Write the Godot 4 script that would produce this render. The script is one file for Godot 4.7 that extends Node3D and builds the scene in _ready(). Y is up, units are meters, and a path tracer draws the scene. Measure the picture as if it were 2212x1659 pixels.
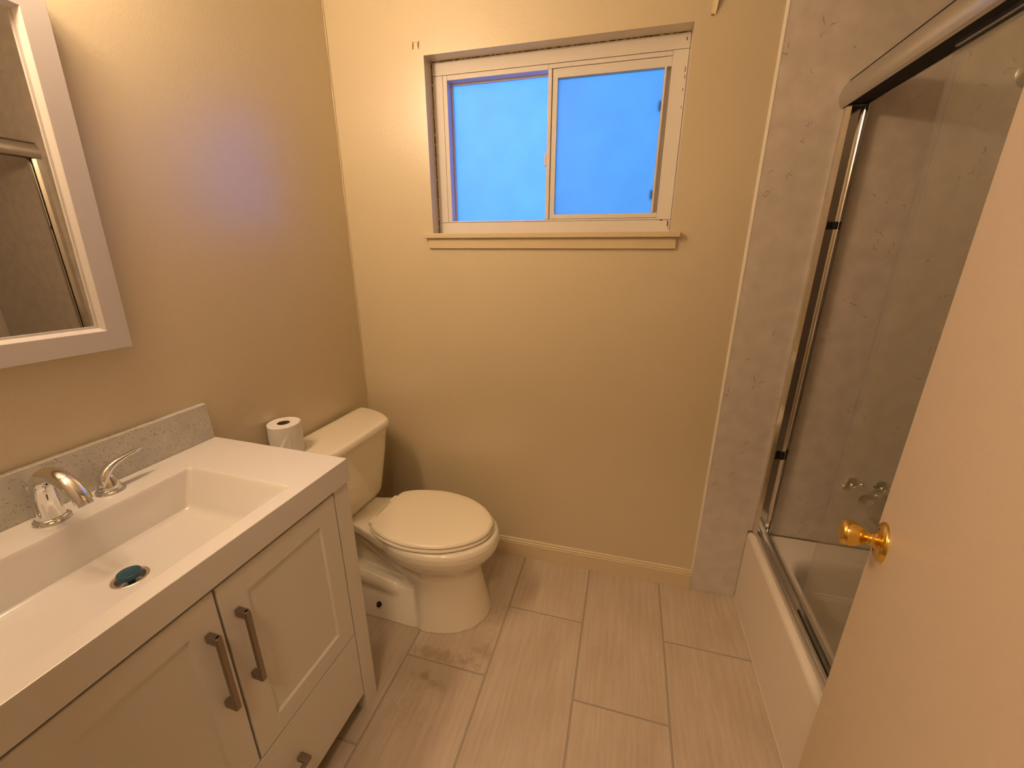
extends Node3D

const LEFT_TURN := -0.02234            # the left wall runs 1.28 degrees off square
const LEFT_AT := Vector3(0.03, 0, 0)
const CEIL := 2.62
const FRONT := 1.555                    # inner face of the doorway wall
const EAST := 2.50                      # inner face of the wall behind the tub
var LAMP := Color(1.0, 0.72, 0.48).linear_to_srgb()   # warm bulbs
var taken := {}
var left := Transform3D(Basis(Vector3.UP, LEFT_TURN), LEFT_AT)
var M := {}


func _ready() -> void:
	# ---- camera
	var cam := Camera3D.new()
	cam.name = "camera"
	cam.fov = 85.676
	cam.near = 0.02
	cam.position = Vector3(1.18416, 1.42380, 1.60753)
	cam.rotation = Vector3(-0.319478, 0.267748, 0.000979)
	add_child(cam)
	cam.current = true
	# ---- sky, seen through frosted panes, and exposure
	var sky := ProceduralSkyMaterial.new()
	sky.sky_top_color = lin(0.08, 0.42, 2.0)
	sky.sky_horizon_color = lin(0.085, 0.42, 1.95)
	sky.ground_horizon_color = lin(0.08, 0.39, 1.8)
	sky.ground_bottom_color = lin(0.06, 0.26, 1.0)
	sky.energy_multiplier = 2.2
	sky.sun_angle_max = 0.0
	var env := Environment.new()
	env.background_mode = Environment.BG_SKY
	env.sky = Sky.new()
	env.sky.sky_material = sky
	env.tonemap_mode = Environment.TONE_MAPPER_LINEAR
	env.tonemap_exposure = 1.0
	env.sdfgi_enabled = true
	env.ssao_enabled = true
	env.ssil_enabled = true
	var we := WorldEnvironment.new()
	we.name = "environment"
	we.environment = env
	add_child(we)
	# ---- the lamp over the mirror is in vanity_light(), the added hallway fill lamp behind the camera in hall_fill_light()
	materials()
	room()
	window()
	surround()
	door()
	tub()
	shower_door()
	vanity()
	counter()
	mirror()
	vanity_light()
	hall_fill_light()
	toilet()
	faucet()
	shower_fittings()
	paper()


# ================================================================ helpers
func lin(r: float, g: float, b: float) -> Color:
	return Color(r, g, b).linear_to_srgb()


func numbered(called: String) -> String:
	if not taken.has(called):
		taken[called] = 0
		return called
	taken[called] += 1
	return "%s_%03d" % [called, taken[called]]


func thing(called: String, label: String, category: String, at := Vector3.ZERO, turn := 0.0, group := "") -> Node3D:
	var o := Node3D.new()
	o.name = numbered(called)
	add_child(o)
	o.position = at
	o.rotation.y = turn
	o.set_meta("label", label)
	o.set_meta("category", category)
	if group != "":
		o.set_meta("group", group)
	return o


func setting(called: String, label: String, category: String, at := Vector3.ZERO, turn := 0.0) -> Node3D:
	var o := thing(called, label, category, at, turn)
	o.set_meta("kind", "structure")
	return o


func part(called: String, soup: PackedVector3Array, mat: Material, parent: Node, crease := 32.0, label := "") -> MeshInstance3D:
	var o := MeshInstance3D.new()
	o.name = called
	o.mesh = build(soup, crease)
	o.material_override = mat
	o.cast_shadow = GeometryInstance3D.SHADOW_CASTING_SETTING_ON
	parent.add_child(o, true)
	if label != "":
		o.set_meta("label", label)
	return o


# triangle soup -> mesh; normals are averaged over faces that meet at less than `crease` degrees
func build(soup: PackedVector3Array, crease: float) -> ArrayMesh:
	var n := soup.size() / 3
	var fn := PackedVector3Array()
	var at := {}
	var good := PackedInt32Array()
	for i in n:
		var a := soup[i * 3]
		var c := (soup[i * 3 + 2] - a).cross(soup[i * 3 + 1] - a)
		fn.append(c)
		if c.length_squared() > 1e-18:
			good.append(i)
	for i in good:
		for k in 3:
			var key := Vector3i((soup[i * 3 + k] * 40000.0).round())
			if at.has(key):
				at[key].append(i)
			else:
				at[key] = [i]
	var v := PackedVector3Array()
	var nn := PackedVector3Array()
	var lim := cos(deg_to_rad(crease))
	var unit := PackedVector3Array()
	for f in fn:
		unit.append(f.normalized())
	for i in good:
		for k in 3:
			var key := Vector3i((soup[i * 3 + k] * 40000.0).round())
			var s := Vector3.ZERO
			for j in at[key]:
				if unit[i].dot(unit[j]) >= lim:
					s += fn[j]
			v.append(soup[i * 3 + k])
			nn.append(s.normalized())
	var arr := []
	arr.resize(Mesh.ARRAY_MAX)
	arr[Mesh.ARRAY_VERTEX] = v
	arr[Mesh.ARRAY_NORMAL] = nn
	var m := ArrayMesh.new()
	m.add_surface_from_arrays(Mesh.PRIMITIVE_TRIANGLES, arr)
	return m


# turns a closed soup so that its faces look outwards (clockwise)
func outward(s: PackedVector3Array) -> PackedVector3Array:
	var c := Vector3.ZERO
	for p in s:
		c += p
	c /= max(1, s.size())
	var vol := 0.0
	for i in range(0, s.size(), 3):
		vol += (s[i] - c).dot((s[i + 1] - c).cross(s[i + 2] - c))
	if vol > 0.0:
		for i in range(0, s.size(), 3):
			var t := s[i + 1]
			s[i + 1] = s[i + 2]
			s[i + 2] = t
	return s


func moved(s: PackedVector3Array, t: Transform3D) -> PackedVector3Array:
	return t * s


func quad(s: PackedVector3Array, a: Vector3, b: Vector3, c: Vector3, d: Vector3) -> void:
	s.append(a); s.append(b); s.append(c)
	s.append(a); s.append(c); s.append(d)


# box from corner to corner with edges rounded by r
func box(lo: Vector3, hi: Vector3, r := 0.0, seg := 1) -> PackedVector3Array:
	var s := PackedVector3Array()
	var c := (lo + hi) / 2
	var h := (hi - lo) / 2
	if r <= 0.0:
		for ax in 3:
			for sg in [-1.0, 1.0]:
				var n := Vector3.ZERO
				n[ax] = sg
				var u := Vector3.ZERO
				u[(ax + 1) % 3] = 1
				var w := Vector3.ZERO
				w[(ax + 2) % 3] = sg
				quad(s, c + (n - u - w) * h, c + (n + u - w) * h, c + (n + u + w) * h, c + (n - u + w) * h)
		return outward(s)
	r = min(r, h.x * 0.98, h.y * 0.98, h.z * 0.98)
	var ticks := []
	for k in seg + 1:
		ticks.append(tan((float(k) / seg - 1.0) * PI / 4))
	# positions along one axis: -1 .. corner .. corner .. 1
	for ax in 3:
		for sg in [-1.0, 1.0]:
			var a1 := (ax + 1) % 3
			var a2 := (ax + 2) % 3
			var n := ticks.size() * 2
			var grid := []
			for i in n:
				var row := []
				for j in n:
					var d := Vector3.ZERO
					d[ax] = sg
					var inn := Vector3.ZERO
					inn[ax] = sg * (h[ax] - r)
					for q in [[a1, i], [a2, j]]:
						var k: int = q[1]
						var neg: bool = k < ticks.size()
						d[q[0]] = ticks[k] if neg else -ticks[n - 1 - k]
						inn[q[0]] = -(h[q[0]] - r) if neg else h[q[0]] - r
					row.append(c + inn + d.normalized() * r)
				grid.append(row)
			for i in n - 1:
				for j in n - 1:
					if sg > 0:
						quad(s, grid[i][j], grid[i + 1][j], grid[i + 1][j + 1], grid[i][j + 1])
					else:
						quad(s, grid[i][j], grid[i][j + 1], grid[i + 1][j + 1], grid[i + 1][j])
	return outward(s)


# profile (radius, height) turned about y
func lathe(prof: Array, n := 40) -> PackedVector3Array:
	var s := PackedVector3Array()
	for i in prof.size() - 1:
		var p: Vector2 = prof[i]
		var q: Vector2 = prof[i + 1]
		for k in n:
			var a := TAU * k / n
			var b := TAU * (k + 1) / n
			quad(s, Vector3(p.x * cos(a), p.y, p.x * sin(a)), Vector3(p.x * cos(b), p.y, p.x * sin(b)), Vector3(q.x * cos(b), q.y, q.x * sin(b)), Vector3(q.x * cos(a), q.y, q.x * sin(a)))
	return outward(s)


# closed polygon in (u, v) extruded; map turns (u, v, w) into a point
func prism(poly: PackedVector2Array, w0: float, w1: float, map: Callable) -> PackedVector3Array:
	var s := PackedVector3Array()
	var n := poly.size()
	var tri := Geometry2D.triangulate_polygon(poly)
	var ccw := not Geometry2D.is_polygon_clockwise(poly)
	for i in n:
		var p := poly[i]
		var q := poly[(i + 1) % n]
		if not ccw:
			var t := p
			p = q
			q = t
		quad(s, map.call(p.x, p.y, w0), map.call(q.x, q.y, w0), map.call(q.x, q.y, w1), map.call(p.x, p.y, w1))
	for i in range(0, tri.size(), 3):
		var a := poly[tri[i]]
		var b := poly[tri[i + 1]]
		var c := poly[tri[i + 2]]
		if (b - a).cross(c - a) < 0:
			var t := b
			b = c
			c = t
		s.append(map.call(a.x, a.y, w1)); s.append(map.call(b.x, b.y, w1)); s.append(map.call(c.x, c.y, w1))
		s.append(map.call(a.x, a.y, w0)); s.append(map.call(c.x, c.y, w0)); s.append(map.call(b.x, b.y, w0))
	return outward(s)


func xyz(u: float, v: float, w: float) -> Vector3: return Vector3(u, v, w)   # profile in x, y, run along z
func zyx(u: float, v: float, w: float) -> Vector3: return Vector3(w, v, u)   # profile in z, y, run along x
func xzy(u: float, v: float, w: float) -> Vector3: return Vector3(u, w, v)   # plan in x, z, run up y


# round tube through points; radii may be Vector2 (side, up) for flattened sections
func tube(pts: Array, radii: Array, n := 20, side := Vector3.ZERO) -> PackedVector3Array:
	var s := PackedVector3Array()
	var rings := []
	for i in pts.size():
		var t: Vector3 = (pts[min(i + 1, pts.size() - 1)] - pts[max(i - 1, 0)]).normalized()
		var sd := side
		if sd == Vector3.ZERO:
			sd = Vector3.UP.cross(t) if absf(t.y) < 0.95 else Vector3.RIGHT.cross(t)
		sd = (sd - t * sd.dot(t)).normalized()
		var up := t.cross(sd)
		var r = radii[i]
		var rv: Vector2 = r if r is Vector2 else Vector2(r, r)
		var ring := []
		for k in n:
			var a := TAU * k / n
			ring.append(pts[i] + sd * cos(a) * rv.x + up * sin(a) * rv.y)
		rings.append(ring)
	for i in rings.size() - 1:
		for k in n:
			var m := (k + 1) % n
			quad(s, rings[i][k], rings[i][m], rings[i + 1][m], rings[i + 1][k])
	for k in n:
		var m := (k + 1) % n
		s.append(pts[0]); s.append(rings[0][m]); s.append(rings[0][k])
		s.append(pts[-1]); s.append(rings[-1][k]); s.append(rings[-1][m])
	return outward(s)


# smooth points through a coarse path
func curve(pts: Array, radii: Array, per := 6) -> Array:
	var op := []
	var orr := []
	for i in pts.size() - 1:
		for k in per:
			var t := float(k) / per
			op.append(pts[i].cubic_interpolate(pts[i + 1], pts[max(i - 1, 0)], pts[min(i + 2, pts.size() - 1)], t))
			orr.append(lerp(radii[i], radii[i + 1], t))
	op.append(pts[-1])
	orr.append(radii[-1])
	return [op, orr]


# rounded rectangle in plan at height y; the corners always have the same number of points
func ring(cx: float, cz: float, hx: float, hz: float, r: float, y: float, per := 7) -> Array:
	var out := []
	for q in 4:
		var sx := 1.0 if q in [0, 3] else -1.0
		var sz := 1.0 if q in [0, 1] else -1.0
		for k in per:
			var a := (q + float(k) / (per - 1)) * PI / 2
			out.append(Vector3(cx + sx * (hx - r) + r * cos(a), y, cz + sz * (hz - r) + r * sin(a)))
	return out


# skin through rings with equal point counts, ends capped
func skin(rings: Array, cap0 := true, cap1 := true) -> PackedVector3Array:
	var s := PackedVector3Array()
	var n: int = rings[0].size()
	for i in rings.size() - 1:
		for k in n:
			var m := (k + 1) % n
			quad(s, rings[i][k], rings[i][m], rings[i + 1][m], rings[i + 1][k])
	for e in [[0, cap0], [rings.size() - 1, cap1]]:
		if not e[1]:
			continue
		var c := Vector3.ZERO
		for p in rings[e[0]]:
			c += p
		c /= n
		for k in n:
			var m := (k + 1) % n
			if e[0] == 0:
				s.append(c); s.append(rings[0][m]); s.append(rings[0][k])
			else:
				s.append(c); s.append(rings[e[0]][k]); s.append(rings[e[0]][m])
	return outward(s)


# ================================================================ materials
func mat(name_: String, c: Color, rough: float, metal := 0.0) -> StandardMaterial3D:
	var m := StandardMaterial3D.new()
	m.resource_name = name_
	m.albedo_color = c
	m.roughness = rough
	m.metallic = metal
	M[name_] = m
	return m


func tri(m: StandardMaterial3D, scale: float, world := true) -> void:
	m.uv1_triplanar = true
	m.uv1_world_triplanar = world
	m.uv1_scale = Vector3.ONE * scale
	m.uv1_triplanar_sharpness = 8.0


func noise_image(freq: float, size := 512, octaves := 3, seed_ := 1) -> Image:
	var n := FastNoiseLite.new()
	n.seed = seed_
	n.noise_type = FastNoiseLite.TYPE_SIMPLEX_SMOOTH
	n.frequency = freq
	n.fractal_octaves = octaves
	return n.get_seamless_image(size, size)


func bump(m: StandardMaterial3D, im: Image, height_cm: float) -> void:
	m.heightmap_enabled = true
	m.heightmap_texture = ImageTexture.create_from_image(im)
	m.heightmap_scale = height_cm


# pale sheet strewn with small curled flecks
func fleck_image(size: int, base: Color, fleck: Color, count: int, steps: Vector2i, curl: float, seed_: int, soft: float, wide: float) -> Image:
	var im := Image.create(size, size, false, Image.FORMAT_RGB8)
	var grain := noise_image(0.012, size, 4, seed_ + 50)
	for y in size:
		for x in size:
			var k := 0.955 + 0.09 * grain.get_pixel(x, y).r
			im.set_pixel(x, y, Color(base.r * k, base.g * k, base.b * k))
	var rng := RandomNumberGenerator.new()
	rng.seed = seed_
	for i in count:
		var p := Vector2(rng.randf() * size, rng.randf() * size)
		var strands := rng.randi_range(1, 3) if steps.y > 12 else 1
		for st in strands:
			var q := p + Vector2(rng.randfn(0, 6), rng.randfn(0, 6)) * (steps.y / 30.0)
			var a := rng.randf() * TAU
			var turn := rng.randfn(0, curl)
			var strength := rng.randf_range(0.25, 0.85) * soft
			var len_ := rng.randi_range(steps.x, steps.y)
			for s in len_:
				a += turn + rng.randfn(0, curl * 0.8)
				q += Vector2(cos(a), sin(a))
				var fade := sin(PI * (s + 0.5) / len_)
				for o in [Vector2(0, 0), Vector2(0.7 * wide, 0), Vector2(0, 0.7 * wide)]:
					var px := posmod(int(q.x + o.x), size)
					var py := posmod(int(q.y + o.y), size)
					im.set_pixel(px, py, im.get_pixel(px, py).lerp(fleck, strength * fade * (1.0 if o == Vector2(0, 0) else 0.6)))
	return im


func tile_image(seed_: int, stains: Array) -> Image:
	var size := 512
	var im := Image.create(size, size, false, Image.FORMAT_RGB8)
	var n := FastNoiseLite.new()
	n.seed = seed_
	n.frequency = 1.0
	n.fractal_octaves = 3
	var a := Color(0.815, 0.755, 0.680)
	var b := Color(0.715, 0.645, 0.555)
	for y in size:
		for x in size:
			var u := float(x) / size
			var v := float(y) / size
			var streak := 0.5 + 0.5 * n.get_noise_2d(u * 34.0, v * 2.2)
			var fine := 0.5 + 0.5 * n.get_noise_2d(u * 150.0 + 40.0, v * 14.0)
			var broad := 0.5 + 0.5 * n.get_noise_2d(u * 3.0 + 90.0, v * 2.0)
			var k := clampf(streak * 0.75 + fine * 0.45 + broad * 0.6 - 0.42, 0.0, 1.0)
			var c := a.lerp(b, k)
			for st in stains:
				var d := Vector2((u - st[0]) / st[2], (v - st[1]) / st[3]).length()
				d += 0.75 * n.get_noise_2d(u * 16.0 + 7.0, v * 16.0) + 0.35 * n.get_noise_2d(u * 60.0, v * 60.0 + 3.0)
				c = c.lerp(Color(0.42, 0.33, 0.22), clampf((1.0 - d) * 1.5, 0.0, 1.0) * st[4])
			im.set_pixel(x, y, c)
	return im


func materials() -> void:
	var peel := noise_image(0.055, 512, 2, 3)
	var wall := mat("tan_paint", lin(0.645, 0.55, 0.365), 0.34)
	wall.metallic_specular = 0.71
	wall.clearcoat_enabled = true        # semi-gloss film
	wall.clearcoat = 0.8
	wall.clearcoat_roughness = 0.34
	tri(wall, 3.0)
	bump(wall, peel, 0.022)
	var ceil_ := mat("ceiling_paint", lin(0.70, 0.66, 0.58), 0.8)
	var trim := mat("trim_paint", lin(0.68, 0.565, 0.365), 0.4)
	tri(trim, 3.0)
	bump(trim, peel, 0.01)
	var dm := mat("door_paint", lin(0.70, 0.57, 0.41), 0.42)
	tri(dm, 3.0)
	bump(dm, peel, 0.016)
	mat("hall_floor", lin(0.30, 0.24, 0.18), 0.7)
	mat("grout", lin(0.37, 0.31, 0.24), 0.9)
	mat("vinyl", lin(0.74, 0.70, 0.64), 0.45)
	mat("caulk_dirt", lin(0.16, 0.09, 0.045), 0.9)
	mat("caulk", lin(0.74, 0.68, 0.58), 0.6)
	mat("dark_gap", lin(0.02, 0.016, 0.013), 0.9)
	var frost_grain := noise_image(0.35, 512, 2, 9)
	var frosting := Image.create(512, 512, false, Image.FORMAT_RGB8)
	var cloud := noise_image(0.008, 512, 2, 19)
	for y in 512:
		for x in 512:
			var k := 0.87 + 0.22 * (frost_grain.get_pixel(x, y).r - 0.5) + 0.045 * (cloud.get_pixel(x, y).r - 0.5)
			frosting.set_pixel(x, y, Color(k, k, minf(1.0, k + 0.04)))
	for nm in ["frosted_glass", "frosted_sash_glass"]:
		var g := mat(nm, lin(0.90, 0.92, 0.95) if nm == "frosted_glass" else lin(0.68, 0.70, 0.38), 0.55)
		g.refraction_enabled = true
		g.refraction_scale = 0.05
		g.albedo_color.a = 0.0
		g.albedo_texture = ImageTexture.create_from_image(frosting)
		tri(g, 1.6)
		bump(g, frost_grain, 0.05)
	# surround sheet with brown curls
	var sheet := mat("surround_sheet", Color(1, 1, 1), 0.38)
	sheet.albedo_texture = ImageTexture.create_from_image(fleck_image(1024, Color(0.815, 0.775, 0.735), Color(0.40, 0.31, 0.24), 95, Vector2i(8, 30), 0.12, 21, 0.8, 1.0))
	tri(sheet, 0.95)
	# speckled splash stone
	var stone := mat("speckled_stone", Color(1, 1, 1), 0.3)
	stone.albedo_texture = ImageTexture.create_from_image(fleck_image(512, Color(0.775, 0.765, 0.715), Color(0.30, 0.27, 0.22), 1900, Vector2i(3, 8), 0.04, 33, 0.75, 0.9))
	tri(stone, 2.4)
	# floor tiles: five plain looks and two stained ones
	for k in 5:
		var t := mat("tile_look_%d" % k, Color(1, 1, 1), 0.5)
		t.albedo_texture = ImageTexture.create_from_image(tile_image(100 + k, []))
		tri(t, 1.0 / 0.62, false)
		t.uv1_offset = Vector3(0.5, 0.5, 0.5)
	var st := {"tile_stained_a": [[0.40, 0.10, 0.07, 0.035, 0.26], [0.50, 0.13, 0.07, 0.035, 0.20], [0.42, 0.30, 0.14, 0.10, 0.10]], "tile_stained_b": [[0.45, 0.95, 0.26, 0.05, 0.24], [0.70, 0.86, 0.10, 0.06, 0.20], [0.74, 0.62, 0.09, 0.16, 0.13]], "tile_stained_c": [[0.34, 0.06, 0.10, 0.05, 0.2]]}
	for k in st:
		var t := mat(k, Color(1, 1, 1), 0.5)
		t.albedo_texture = ImageTexture.create_from_image(tile_image(k.hash() % 1000, st[k]))
		tri(t, 1.0 / 0.62, false)
		t.uv1_offset = Vector3(0.5, 0.5, 0.5)
	# cabinet, counter, porcelain
	mat("cabinet_white", lin(0.72, 0.68, 0.61), 0.42)
	mat("cabinet_inside", lin(0.10, 0.08, 0.06), 0.9)
	var ctr := mat("cultured_marble", lin(0.72, 0.69, 0.64), 0.16)
	ctr.clearcoat_enabled = true
	ctr.clearcoat = 0.3
	ctr.clearcoat_roughness = 0.05
	var por := mat("porcelain", lin(0.84, 0.77, 0.62), 0.10)
	por.clearcoat_enabled = true
	por.clearcoat = 0.5
	por.clearcoat_roughness = 0.03
	mat("seat_plastic", lin(0.86, 0.78, 0.60), 0.28)
	mat("tub_enamel", lin(0.79, 0.72, 0.62), 0.22)
	mat("chrome", lin(0.80, 0.79, 0.78), 0.05, 1.0)
	mat("satin_metal", lin(0.66, 0.64, 0.61), 0.30, 1.0)
	mat("polished_metal", lin(0.72, 0.70, 0.67), 0.12, 1.0)
	mat("dull_metal", lin(0.50, 0.42, 0.34), 0.42, 0.8)
	mat("bronze_pull", lin(0.30, 0.25, 0.20), 0.38, 0.9)
	mat("brass", lin(0.85, 0.55, 0.13), 0.16, 1.0)
	mat("black_rubber_and_shade", lin(0.006, 0.0055, 0.005), 0.7)  # rubber parts, and the header insert that stands for shade
	mat("grey_rubber", lin(0.06, 0.06, 0.06), 0.7)
	mat("stopper_teal", lin(0.014, 0.070, 0.105), 0.25)
	mat("mirror_silver", lin(0.88, 0.88, 0.86), 0.01, 1.0)
	mat("mirror_frame", lin(0.60, 0.56, 0.53), 0.5)
	mat("tissue", lin(0.82, 0.78, 0.72), 0.95)
	bump(M.tissue, noise_image(0.03, 256, 3, 15), 0.06)
	tri(M.tissue, 8.0, false)
	mat("cardboard", lin(0.16, 0.09, 0.05), 0.9)
	mat("paint_scar", lin(0.30, 0.17, 0.09), 0.9)
	var gl := mat("clear_glass", Color(0.35, 0.42, 0.36, 0.09), 0.02)
	gl.transparency = BaseMaterial3D.TRANSPARENCY_ALPHA
	var gb := mat("lamp_glow", Color(1, 0.95, 0.88), 0.5)
	gb.emission_enabled = true
	gb.emission = lin(1.0, 0.72, 0.42)
	gb.emission_energy_multiplier = 6.0
	var pg := mat("fill_panel_glow", Color(1, 0.95, 0.88), 0.5)
	pg.emission_enabled = true
	pg.emission = lin(1.0, 0.76, 0.50)
	pg.emission_energy_multiplier = 1.5


# ================================================================ room
func tile_mesh(w: float, l: float) -> ArrayMesh:
	var b := 0.0016
	var s := PackedVector3Array()
	var hx := w / 2
	var hz := l / 2
	var top := [Vector3(-hx + b, 0, -hz + b), Vector3(hx - b, 0, -hz + b), Vector3(hx - b, 0, hz - b), Vector3(-hx + b, 0, hz - b)]
	var mid := [Vector3(-hx, -b, -hz), Vector3(hx, -b, -hz), Vector3(hx, -b, hz), Vector3(-hx, -b, hz)]
	var low := []
	for p in mid:
		low.append(p - Vector3(0, 0.006, 0))
	quad(s, top[0], top[1], top[2], top[3])
	for i in 4:
		var j := (i + 1) % 4
		quad(s, mid[i], mid[j], top[j], top[i])
		quad(s, low[i], low[j], mid[j], mid[i])
	quad(s, low[3], low[2], low[1], low[0])
	return build(outward(s), 10.0)


func room() -> void:
	# floor: grout bed with each tile laid on it
	var fl := setting("floor", "pale wood-grain porcelain tile floor with grey grout", "floor")
	part("grout_bed", box(Vector3(-0.12, -0.10, -0.02), Vector3(1.76, -0.0013, FRONT), 0.0), M.grout, fl)
	var gap := 0.0029
	var x0 := 0.816
	var shapes := {}
	var serial := 0
	for col in range(-3, 3):
		var xa := x0 + col * 0.305 + gap
		var xb := x0 + (col + 1) * 0.305 - gap
		if col == -3:
			xa = -0.02
		if col == 2:
			xb = 1.75
		var off := 0.307 if posmod(col, 2) == 0 else 0.6135
		var cuts := [0.002]
		var z := off
		while z < FRONT - 0.01:
			if z > 0.02:
				cuts.append(z)
			z += 0.61
		cuts.append(FRONT + 0.004)
		for i in cuts.size() - 1:
			var za: float = cuts[i] + gap
			var zb: float = cuts[i + 1] - gap
			var key := Vector2(snappedf(xb - xa, 1e-4), snappedf(zb - za, 1e-4))
			if not shapes.has(key):
				shapes[key] = tile_mesh(key.x, key.y)
			var t := MeshInstance3D.new()
			t.name = "tile"
			t.mesh = shapes[key]
			t.position = Vector3((xa + xb) / 2, 0, (za + zb) / 2)
			t.material_override = M["tile_look_%d" % (serial % 5)]
			if col == -1 and i == 1:
				t.material_override = M.tile_stained_a
			if col == -1 and i == 0:
				t.material_override = M.tile_stained_b
			if col == 0 and i == 0:
				t.material_override = M.tile_stained_c
			serial += 2 + col * col
			fl.add_child(t, true)
	# left wall, slightly out of square
	var wl := setting("wall_left", "tan satin-painted left wall", "wall", left.origin, LEFT_TURN)
	part("wall_face", box(Vector3(-0.12, -0.02, -0.03), Vector3(0, CEIL, FRONT + 0.2)), M.tan_paint, wl)
	var bead := []
	var rad := []
	for k in 40:
		bead.append(Vector3(0.0015, 0.10 + k * (CEIL - 0.12) / 39.0, 0.002))
		rad.append(0.0022 + 0.0012 * sin(k * 1.9) * sin(k * 0.37))
	part("corner_bead", tube(bead, rad, 8), M.trim_paint, wl, 60.0)
	# back wall with the window opening, in four pieces joined round it
	var wb := setting("wall_back", "tan painted back wall with window opening", "wall")
	var ox0 := 0.418
	var ox1 := 1.309
	var oy0 := 1.4735
	var oy1 := 2.0655
	var s := PackedVector3Array()
	s.append_array(box(Vector3(-0.14, -0.02, -0.14), Vector3(ox0, CEIL, 0)))
	s.append_array(box(Vector3(ox1, -0.02, -0.14), Vector3(EAST + 0.1, CEIL, 0)))
	s.append_array(box(Vector3(ox0, -0.02, -0.14), Vector3(ox1, oy0, 0)))
	s.append_array(box(Vector3(ox0, oy1, -0.14), Vector3(ox1, CEIL, 0)))
	part("wall_face", s, M.tan_paint, wb, 20.0)
	# scars of a removed curtain rod
	var scar := part("anchor_scar", moved(lathe([Vector2(0.0, 0.0009), Vector2(0.008, 0.0009), Vector2(0.0105, 0.0005), Vector2(0.011, 0.0)], 20), Transform3D(Basis(Vector3.RIGHT, PI / 2), Vector3(0.3895, 2.098, 0))), M.tan_paint, wb, 40.0, "round paint scar of a removed curtain rod bracket")
	for k in [-1, 1]:
		var poly := PackedVector2Array()
		for i in 9:
			var a := lerpf(-1.0, 1.0, i / 8.0)
			poly.append(Vector2(k * (0.0125 - 0.001 * a * a) + 0.0015 * a, a * 0.0125))
		for i in 9:
			var a := lerpf(1.0, -1.0, i / 8.0)
			poly.append(Vector2(k * (0.0125 - 0.001 * a * a) + 0.0015 * a - k * 0.0055 * (1.0 - a * a), a * 0.0125))
		part("torn_edge", moved(prism(poly, 0.0, 0.0012, xyz), Transform3D(Basis.IDENTITY, Vector3(0.3895, 2.098, 0))), M.paint_scar, scar)
	var flap := PackedVector3Array()
	var fp := [Vector3(1.3555, 2.122, 0.0), Vector3(1.352, 2.082, 0.0), Vector3(1.3645, 2.0745, 0.003), Vector3(1.3665, 2.098, 0.013), Vector3(1.372, 2.126, 0.019)]
	var bk := []
	for q in fp:
		bk.append(q + Vector3(0.0012, 0, -0.0016))
	for i in range(1, 4):
		flap.append_array(PackedVector3Array([fp[0], fp[i], fp[i + 1], bk[0], bk[i + 1], bk[i]]))
	for i in 5:
		quad(flap, fp[i], bk[i], bk[(i + 1) % 5], fp[(i + 1) % 5])
	part("paint_flap", outward(flap), M.trim_paint, wb, 20.0, "curled flap of torn paint high on the wall")
	part("torn_edge", box(Vector3(1.3525, 2.073, 0.0), Vector3(1.362, 2.078, 0.0012), 0.0005), M.paint_scar, wb)
	# the other walls and the ceiling
	var wr := setting("wall_right", "wall behind the bathtub", "wall")
	part("wall_face", box(Vector3(EAST, -0.02, -0.14), Vector3(EAST + 0.12, CEIL, FRONT + 0.14)), M.tan_paint, wr)
	var wf := setting("wall_front", "tan wall round the bathroom doorway", "wall")
	s = PackedVector3Array()
	s.append_array(box(Vector3(-0.14, -0.02, FRONT), Vector3(0.655, CEIL, FRONT + 0.12)))
	s.append_array(box(Vector3(1.475, -0.02, FRONT), Vector3(EAST, CEIL, FRONT + 0.12)))
	s.append_array(box(Vector3(0.655, 2.06, FRONT), Vector3(1.475, CEIL, FRONT + 0.12)))
	part("wall_face", s, M.tan_paint, wf, 20.0)
	var ce := setting("ceiling", "off-white painted bathroom ceiling", "ceiling")
	part("ceiling_face", box(Vector3(-0.16, CEIL, -0.14), Vector3(EAST + 0.12, CEIL + 0.1, 2.95)), M.ceiling_paint, ce)
	# hallway behind the doorway
	var hf := setting("floor_hall", "dim hallway floor behind the doorway", "floor")
	part("floor_face", box(Vector3(-0.2, -0.10, FRONT), Vector3(EAST + 0.1, -0.003, 2.95)), M.hall_floor, hf)
	var hw := setting("wall_hall", "tan hallway wall opposite the doorway", "wall")
	s = PackedVector3Array()
	s.append_array(box(Vector3(-0.2, -0.02, 2.83), Vector3(EAST + 0.1, CEIL, 2.95)))
	s.append_array(box(Vector3(-0.2, -0.02, FRONT + 0.12), Vector3(-0.1, CEIL, 2.83)))
	s.append_array(box(Vector3(EAST, -0.02, FRONT + 0.12), Vector3(EAST + 0.1, CEIL, 2.83)))
	part("wall_face", s, M.tan_paint, hw, 20.0)
	# baseboards with a moulded top
	var prof := PackedVector2Array([Vector2(0, 0.0005), Vector2(0.012, 0.0005), Vector2(0.012, 0.072), Vector2(0.0115, 0.0735), Vector2(0.0095, 0.0755), Vector2(0.0095, 0.079), Vector2(0.0108, 0.0805), Vector2(0.0105, 0.083), Vector2(0.007, 0.086), Vector2(0.0062, 0.0885), Vector2(0.0075, 0.0905), Vector2(0.0068, 0.094), Vector2(0.004, 0.0965), Vector2(0, 0.097)])
	var bb := setting("baseboard_back", "moulded tan baseboard under the window", "baseboard")
	part("board", prism(prof, 0.03, 1.552, zyx), M.trim_paint, bb, 25.0)
	var bl := setting("baseboard_left", "moulded tan baseboard behind the toilet", "baseboard", left.origin, LEFT_TURN)
	part("board", prism(prof, 0.012, 0.75, xyz), M.trim_paint, bl, 25.0)
	# door casing
	var tr := setting("trim_3", "tan casing of the bathroom doorway", "trim")
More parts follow.
